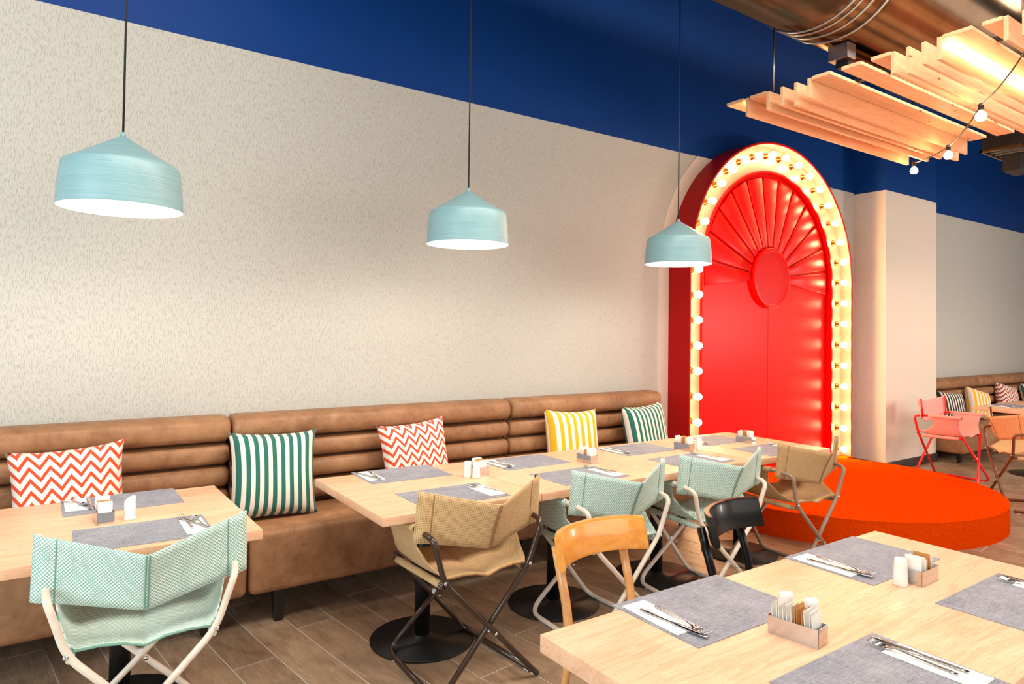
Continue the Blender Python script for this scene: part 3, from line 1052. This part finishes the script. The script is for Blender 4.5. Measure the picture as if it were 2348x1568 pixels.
setting(1.582, 1.270, 'in front of the honey wood chair', -1, True, [('knife', -0.008, -0.06, 0.10), ('fork', 0.022, -0.055, -0.10)], -0.01, -0.03)
setting(2.372, 1.248, 'in front of the black chair', -1, True, [('knife', -0.008, -0.05, 0.10), ('fork', 0.022, -0.045, -0.10)], 0.0, -0.03)
setting(1.582, 0.768, 'across from the honey wood chair on the near table', 1, False, [('fork', -0.018, 0.05, 0.02), ('knife', 0.012, 0.05, 0.02)], 0.0)
setting(2.385, 0.768, 'across from the black chair on the near table', 1, False, [('fork', -0.018, 0.05, 0.02), ('knife', 0.012, 0.05, 0.02)], 0.0)
setting(8.9, 3.05, 'on the table beyond the stage', -1, True, FK, 0.0)

# sugar holders
def holder(x, y, rz, where, long_y=0.125, wid=0.058, n=11, seed=1):
    rnd = random.Random(seed)
    t = thing('sachet_holder', 'shiny steel sachet holder ' + where, 'holder', (x, y, ZT), rz, 'steel sachet holders')
    hw, hl, h, th = wid/2, long_y/2, 0.046, 0.0016
    MB().box(-hw, hw, -hl, hl, 0, th).build('bottom', 'steel', t)
    for s in (-1, 1):
        MB().box(s*hw-th/2, s*hw+th/2, -hl, hl, 0.0, h).build('long_side', 'steel', t)
        MB().box(-hw+th, hw-th, s*hl-th/2, s*hl+th/2, 0.0, h).build('short_side', 'steel', t)
    # sachets stand inside as loose things
    c, s_ = math.cos(rz), math.sin(rz)
    for k in range(n):
        ly = -hl+0.012+(long_y-0.024)*k/(n-1)
        lx = rnd.uniform(-0.0012, 0.0012)
        kraft = 3 <= k <= 5
        hh = rnd.uniform(0.075, 0.088) if not kraft else rnd.uniform(0.07, 0.082)
        me = SACH[('paper_kraft' if kraft else 'paper_white', rnd.randint(0, 2))]
        o = link('sugar_sachet', me, None, (x+c*lx-s_*ly, y+s_*lx+c*ly, ZT+th+0.0005), (rnd.uniform(-0.10, 0.02), rnd.uniform(-0.02, 0.02), rz+rnd.uniform(-0.04, 0.04)))
        tag(o, ('brown' if kraft else 'white') + ' sachet in the steel holder ' + where, 'sachet', 'paper sachets in the holders')
    return t
SACH = {}
for mm in ('paper_white', 'paper_kraft'):
    for q in range(3):
        m = MB()
        hh = 0.074+0.006*q
        w = 0.0245
        pts = []
        for i in range(6):
            z = hh*i/5
            bl = 0.0022*math.sin(PI*i/5)+0.0004
            pts += [(-w, -bl*0.3, z), (0, -bl, z), (w, -bl*0.3, z), (w, bl*0.3, z), (0, bl, z), (-w, bl*0.3, z)]
        m.quad_grid(pts, 6, 6, closed_v=True, smooth=False)
        m.f.append((5, 4, 3, 2, 1, 0)); m.sm.append(False)
        m.f.append(tuple(30+i for i in range(6))); m.sm.append(False)
        me = m.mesh('sugar_sachet'); me.materials.append(MT[mm])
        SACH[(mm, q)] = me
holder(0.236, 3.150, 0.06, 'on the separate small table', seed=3)
holder(1.972, 3.105, 0.03, 'beside the pair of shakers on the long row', 0.10, seed=4)
holder(2.700, 3.062, 0.0, 'between the second and third tables of the row', seed=5)
holder(3.535, 3.045, 0.02, 'on the third table of the row', seed=6)
holder(4.150, 3.015, 0.05, 'on the last table next to the arch', seed=7)
holder(1.618, 1.018, 0.14, 'with two shakers behind it', 0.13, 0.056, seed=8, n=12)
holder(2.317, 1.036, PI/2+0.03, 'in front of the black chair', 0.115, 0.064, seed=9)

# shakers
m = MB()
prof = [(0.021, 0.0), (0.0225, 0.003), (0.021, 0.02), (0.0185, 0.062), (0.0175, 0.078), (0.0155, 0.083), (0.0, 0.0835)]
m.lathe(prof, 28, cap1=False)
shk_me = m.mesh('salt_shaker'); shk_me.materials.append(MT['porcelain'])
m = MB()
pts = []
for i, (r, z) in enumerate([(0.0235, 0.0), (0.0235, 0.006), (0.0205, 0.012), (0.0205, 0.078), (0.018, 0.083), (0.002, 0.084)]):
    for k in range(28):
        a = 2*PI*k/28
        x = r*math.cos(a)
        zz = z + (0.011*x/0.02 if z > 0.05 else 0)
        pts.append((x, r*math.sin(a), zz))
o0 = m.quad_grid(pts, 6, 28, closed_v=True)
m.f.append(tuple(range(27, -1, -1))); m.sm.append(False)
m.f.append(tuple(o0+5*28+k for k in range(28))); m.sm.append(True)
slant_me = m.mesh('salt_shaker'); slant_me.materials.append(MT['porcelain'])
SG = 'white porcelain shakers'
tag(link('salt_shaker', slant_me, None, (0.325, 3.125, ZT), (0, 0, 0.3)), 'white porcelain shaker with slanted top on the separate small table', 'shaker', SG)
tag(link('salt_shaker', shk_me, None, (1.885, 3.085, ZT)), 'white tapered shaker of the pair on the long row, touching the placemat side', 'shaker', SG)
tag(link('pepper_shaker', shk_me, None, (1.912, 3.042, ZT)), 'white tapered shaker of the pair on the long row, in front of the holder', 'shaker', SG)
tag(link('salt_shaker', shk_me, None, (3.610, 2.985, ZT)), 'white tapered shaker beside the holder on the third table of the row', 'shaker', SG)
tag(link('salt_shaker', shk_me, None, (1.672, 1.085, ZT)), 'white shaker behind the holder, closer to the honey wood chair', 'shaker', SG)
tag(link('pepper_shaker', shk_me, None, (1.688, 1.022, ZT)), 'white shaker behind the holder, on the side away from the honey wood chair', 'shaker', SG)
tag(link('salt_shaker', shk_me, None, (2.228, 1.052, ZT)), 'white tapered shaker next to the holder in front of the black chair', 'shaker', SG)

# ------------------------------------------------------------------ pendant lamps
def pendant(x, y, label, tilt=(0, 0)):
    t = thing('pendant_lamp', label, 'lamp', (x, y, 2.0), 0, 'mint pendant lamps over the tables')
    m = MB()
    out = [(0.2290, 0.0), (0.2225, 0.10), (0.2150, 0.165), (0.2080, 0.180), (0.196, 0.186), (0.115, 0.236), (0.030, 0.288), (0.017, 0.297), (0.0, 0.298)]
    m.lathe(out, 64, cap0=False, cap1=False)
    m.build('shade', 'shade_mint', t)
    m = MB()
    inn = [(0.2290, 0.0), (0.2262, 0.0005), (0.2195, 0.10), (0.212, 0.163), (0.19, 0.176), (0.112, 0.225), (0.0, 0.28)]
    m.lathe(inn, 64, cap0=False, cap1=False)
    m.build('reflector', 'shade_inner', t)
    m = MB(); m.lathe([(0.0, 0.052), (0.205, 0.055), (0.208, 0.060), (0.0, 0.062)], 48, cap0=False, cap1=False)
    m.build('diffuser', 'lamp_glow', t)
    m = MB(); m.lathe([(0.012, 0.294), (0.010, 0.312), (0.006, 0.318)], 16)
    m.build('cord_grip', 'shade_mint', t)
    m = MB(); m.tube([(0, 0, 0.312), (0.0, 0, 1.5), (0, 0, 2.985)], 0.0042, 8)
    m.build('cord', 'cord_black', t)
    m = MB(); m.lathe([(0.05, 2.965), (0.05, 2.998)], 24); m.build('ceiling_rose', 'cord_black', t)
    l = bpy.data.lights.new('pendant_light', 'AREA')
    l.shape = 'DISK'; l.size = 0.36; l.energy = 4; l.color = (1.0, 0.9, 0.76)
    lo = bpy.data.objects.new('pendant_light', l)
    C.objects.link(lo)
    lo.location = (x, y, 2.045)
    return t
pendant(0.275, 3.19, 'mint pendant lamp hanging over the separate small table')
pendant(1.965, 3.25, 'mint pendant lamp over the first tables of the long row')
pendant(3.66, 3.22, 'mint pendant lamp in front of the red arch edge')

# ------------------------------------------------------------------ hanging timber canopy
can = thing('slat_canopy', 'hanging canopy of pine boards with hidden strip lights near the ceiling', 'canopy', (5.04, 2.1, 3.12))
CX0, CX1 = 3.92, 6.165
T = 0.022
def board(y, z0=3.0, z1=3.124, x1=CX1):
    MB().box(CX0-5.04, x1-5.04, y-T/2-2.1, y+T/2-2.1, z0-3.12, z1-3.12).build('board', 'pine', can, bevel=0.0015, bseg=1)
def flat(ya, yb, z=3.108, x1=CX1+0.02):
    MB().box(CX0-5.04, x1-5.04, yb-2.1, ya-2.1, z-3.12, z+T-3.12).build('flat_board', 'pine', can, bevel=0.0015, bseg=1)
for y in (2.855, 2.696, 2.592, 2.403, 1.895, 1.733, 1.656, 1.350, 1.272, 1.17):
    board(y)
for y in (2.495, 1.815, 1.06):
    board(y, 2.975, 3.124, CX1+0.07)
flat(3.02, 2.885); flat(2.835, 2.71); flat(2.385, 2.265); flat(2.195, 2.075); flat(2.02, 1.91); flat(1.64, 1.50); flat(1.455, 1.365); flat(0.99, 0.86)
for x in (4.25, 5.83):
    for (ya, yb) in ((3.02, 2.71), (2.6, 1.36), (1.3, 0.86)):
        MB().box(x-0.02-5.04, x+0.02-5.04, yb-2.1, ya-2.1, 0.013, 0.033).build('batten', 'black_metal', can)
for x in (3.98, 5.9):
    for y in (2.69, 1.30):
        m = MB(); m.tube([(x-5.04, y-2.1, 0.02), (x-5.04, y-2.1, (ZC if y < 2 else 3.555)-3.121)], 0.006, 8); m.build('hanging_rod', 'brushed_steel', can)
for y in (2.873, 1.63):
    m = MB(); m.tube([(CX0+0.02-5.04, y-2.1, -0.035), (CX1-0.02-5.04, y-2.1, -0.035)], 0.009, 10)
    m.build('strip_light', 'led_glow', can)

# string lights under the canopy
st = thing('string_lights', 'brown cord of round warm bulbs strung under the pine canopy', 'string lights', (6.05, 2.75, 2.97))
anch = [(6.06, 2.755, 2.985), (5.62, 2.31, 2.955), (4.66, 1.735, 2.925), (3.98, 1.30, 2.925), (3.2, 0.95, 2.95)]
path = []
for i in range(len(anch)-1):
    a, b = Vector(anch[i]), Vector(anch[i+1])
    for k in range(8):
        t_ = k/8
        p = a.lerp(b, t_)
        p.z -= 0.05*4*t_*(1-t_)*min(1, (b-a).length)*0.5
        path.append(p)
path.append(Vector(anch[-1]))
base = Vector((6.05, 2.75, 2.97))
m = MB(); m.tube([p-base for p in path], 0.0045, 8); m.build('cord', 'cord_brown', st)
for a in anch[:3]:
    m = MB(); m.lathe([(0.010, 0.012), (0.016, 0.004), (0.0165, -0.026), (0.014, -0.034)], 14)
    s_ = m.build('bulb_socket', 'black_metal', st, loc=Vector(a)-base)
    m = MB(); m.lathe([(0.010, -0.032), (0.016, -0.040), (0.027, -0.052), (0.031, -0.066), (0.029, -0.08), (0.019, -0.092), (0.0, -0.096)], 16, cap1=False)
    m.build('bulb', 'bulb_glow', s_)

# ------------------------------------------------------------------ air duct
DY, DZ, DR = 2.42, 3.93, 0.46
duct = thing('air_duct', 'large shiny round ventilation duct under the dark ceiling', 'duct', (8.0, DY, DZ))
m = MB()
m.lathe([(DR, 0), (DR, 15.6)], 72, mat=Matrix.Translation((-7.0, 0, 0)) @ Matrix.Rotation(PI/2, 4, 'Y'))
m.build('duct_pipe', 'duct_steel', duct)
for x in (0.0, 0.06, 0.15, 0.27):
    X = 4.0+x-8.0
    m = MB()
    pts = []
    for k in range(72):
        a = 2*PI*k/72
        for q in range(8):
            b = 2*PI*q/8
            rr = DR+0.004+0.009*math.cos(b)
            pts.append((X+0.009*math.sin(b), rr*math.cos(a), rr*math.sin(a)))
    m.quad_grid(pts, 72, 8, closed_u=True, closed_v=True)
    m.build('collar_ring', 'brushed_steel', duct)
for x in (8.4, 12.5):
    m = MB()
    pts = []
    for k in range(72):
        a = 2*PI*k/72
        for q in range(8):
            b = 2*PI*q/8
            rr = DR+0.004+0.009*math.cos(b)
            pts.append((x-8.0+0.009*math.sin(b), rr*math.cos(a), rr*math.sin(a)))
    m.quad_grid(pts, 72, 8, closed_u=True, closed_v=True)
    m.build('collar_ring', 'brushed_steel', duct)
# slim dark lighting track slung below the duct
tr = thing('light_track', 'slim dark metal track with end box slung below the round duct', 'track', (5.6, 2.45, 3.36))
MB().box(-1.26, -1.16, -0.065, 0.075, -0.0, 0.104).build('end_box', 'brushed_steel', tr, bevel=0.004, bseg=1)
MB().box(-1.21, 1.4, -0.04, 0.05, -0.04, 0.0).build('track_body', 'black_metal', tr, bevel=0.004, bseg=1)
for x in (-0.4, 0.9):
    MB().box(x-0.012, x+0.012, -0.012, 0.012, 0.0, 0.108).build('hanger', 'black_metal', tr)
# air outlet further along
gr = thing('air_outlet', 'dark metal air outlet box below the duct beyond the canopy', 'vent', (7.6, 2.55, 3.22))
MB().box(-0.25, 0.75, -0.17, 0.18, 0.07, 0.245).build('box', 'black_metal', gr, bevel=0.005, bseg=1)
MB().box(0.05, 0.35, -0.04, 0.12, -0.10, 0.07).build('damper', 'black_metal', gr, bevel=0.005, bseg=1)
for y in (-0.18, 0.17):
    MB().box(-0.27, 0.77, y, y+0.02, 0.05, 0.072).build('frame_bar', 'brass', gr)
for x in (-0.27, 0.75):
    MB().box(x, x+0.02, -0.18, 0.19, 0.05, 0.072).build('frame_bar', 'brass', gr)
for k in range(9):
    MB().box(-0.22+k*0.11, -0.205+k*0.11, -0.15, 0.165, 0.056, 0.068).build('louvre', 'brushed_steel', gr)
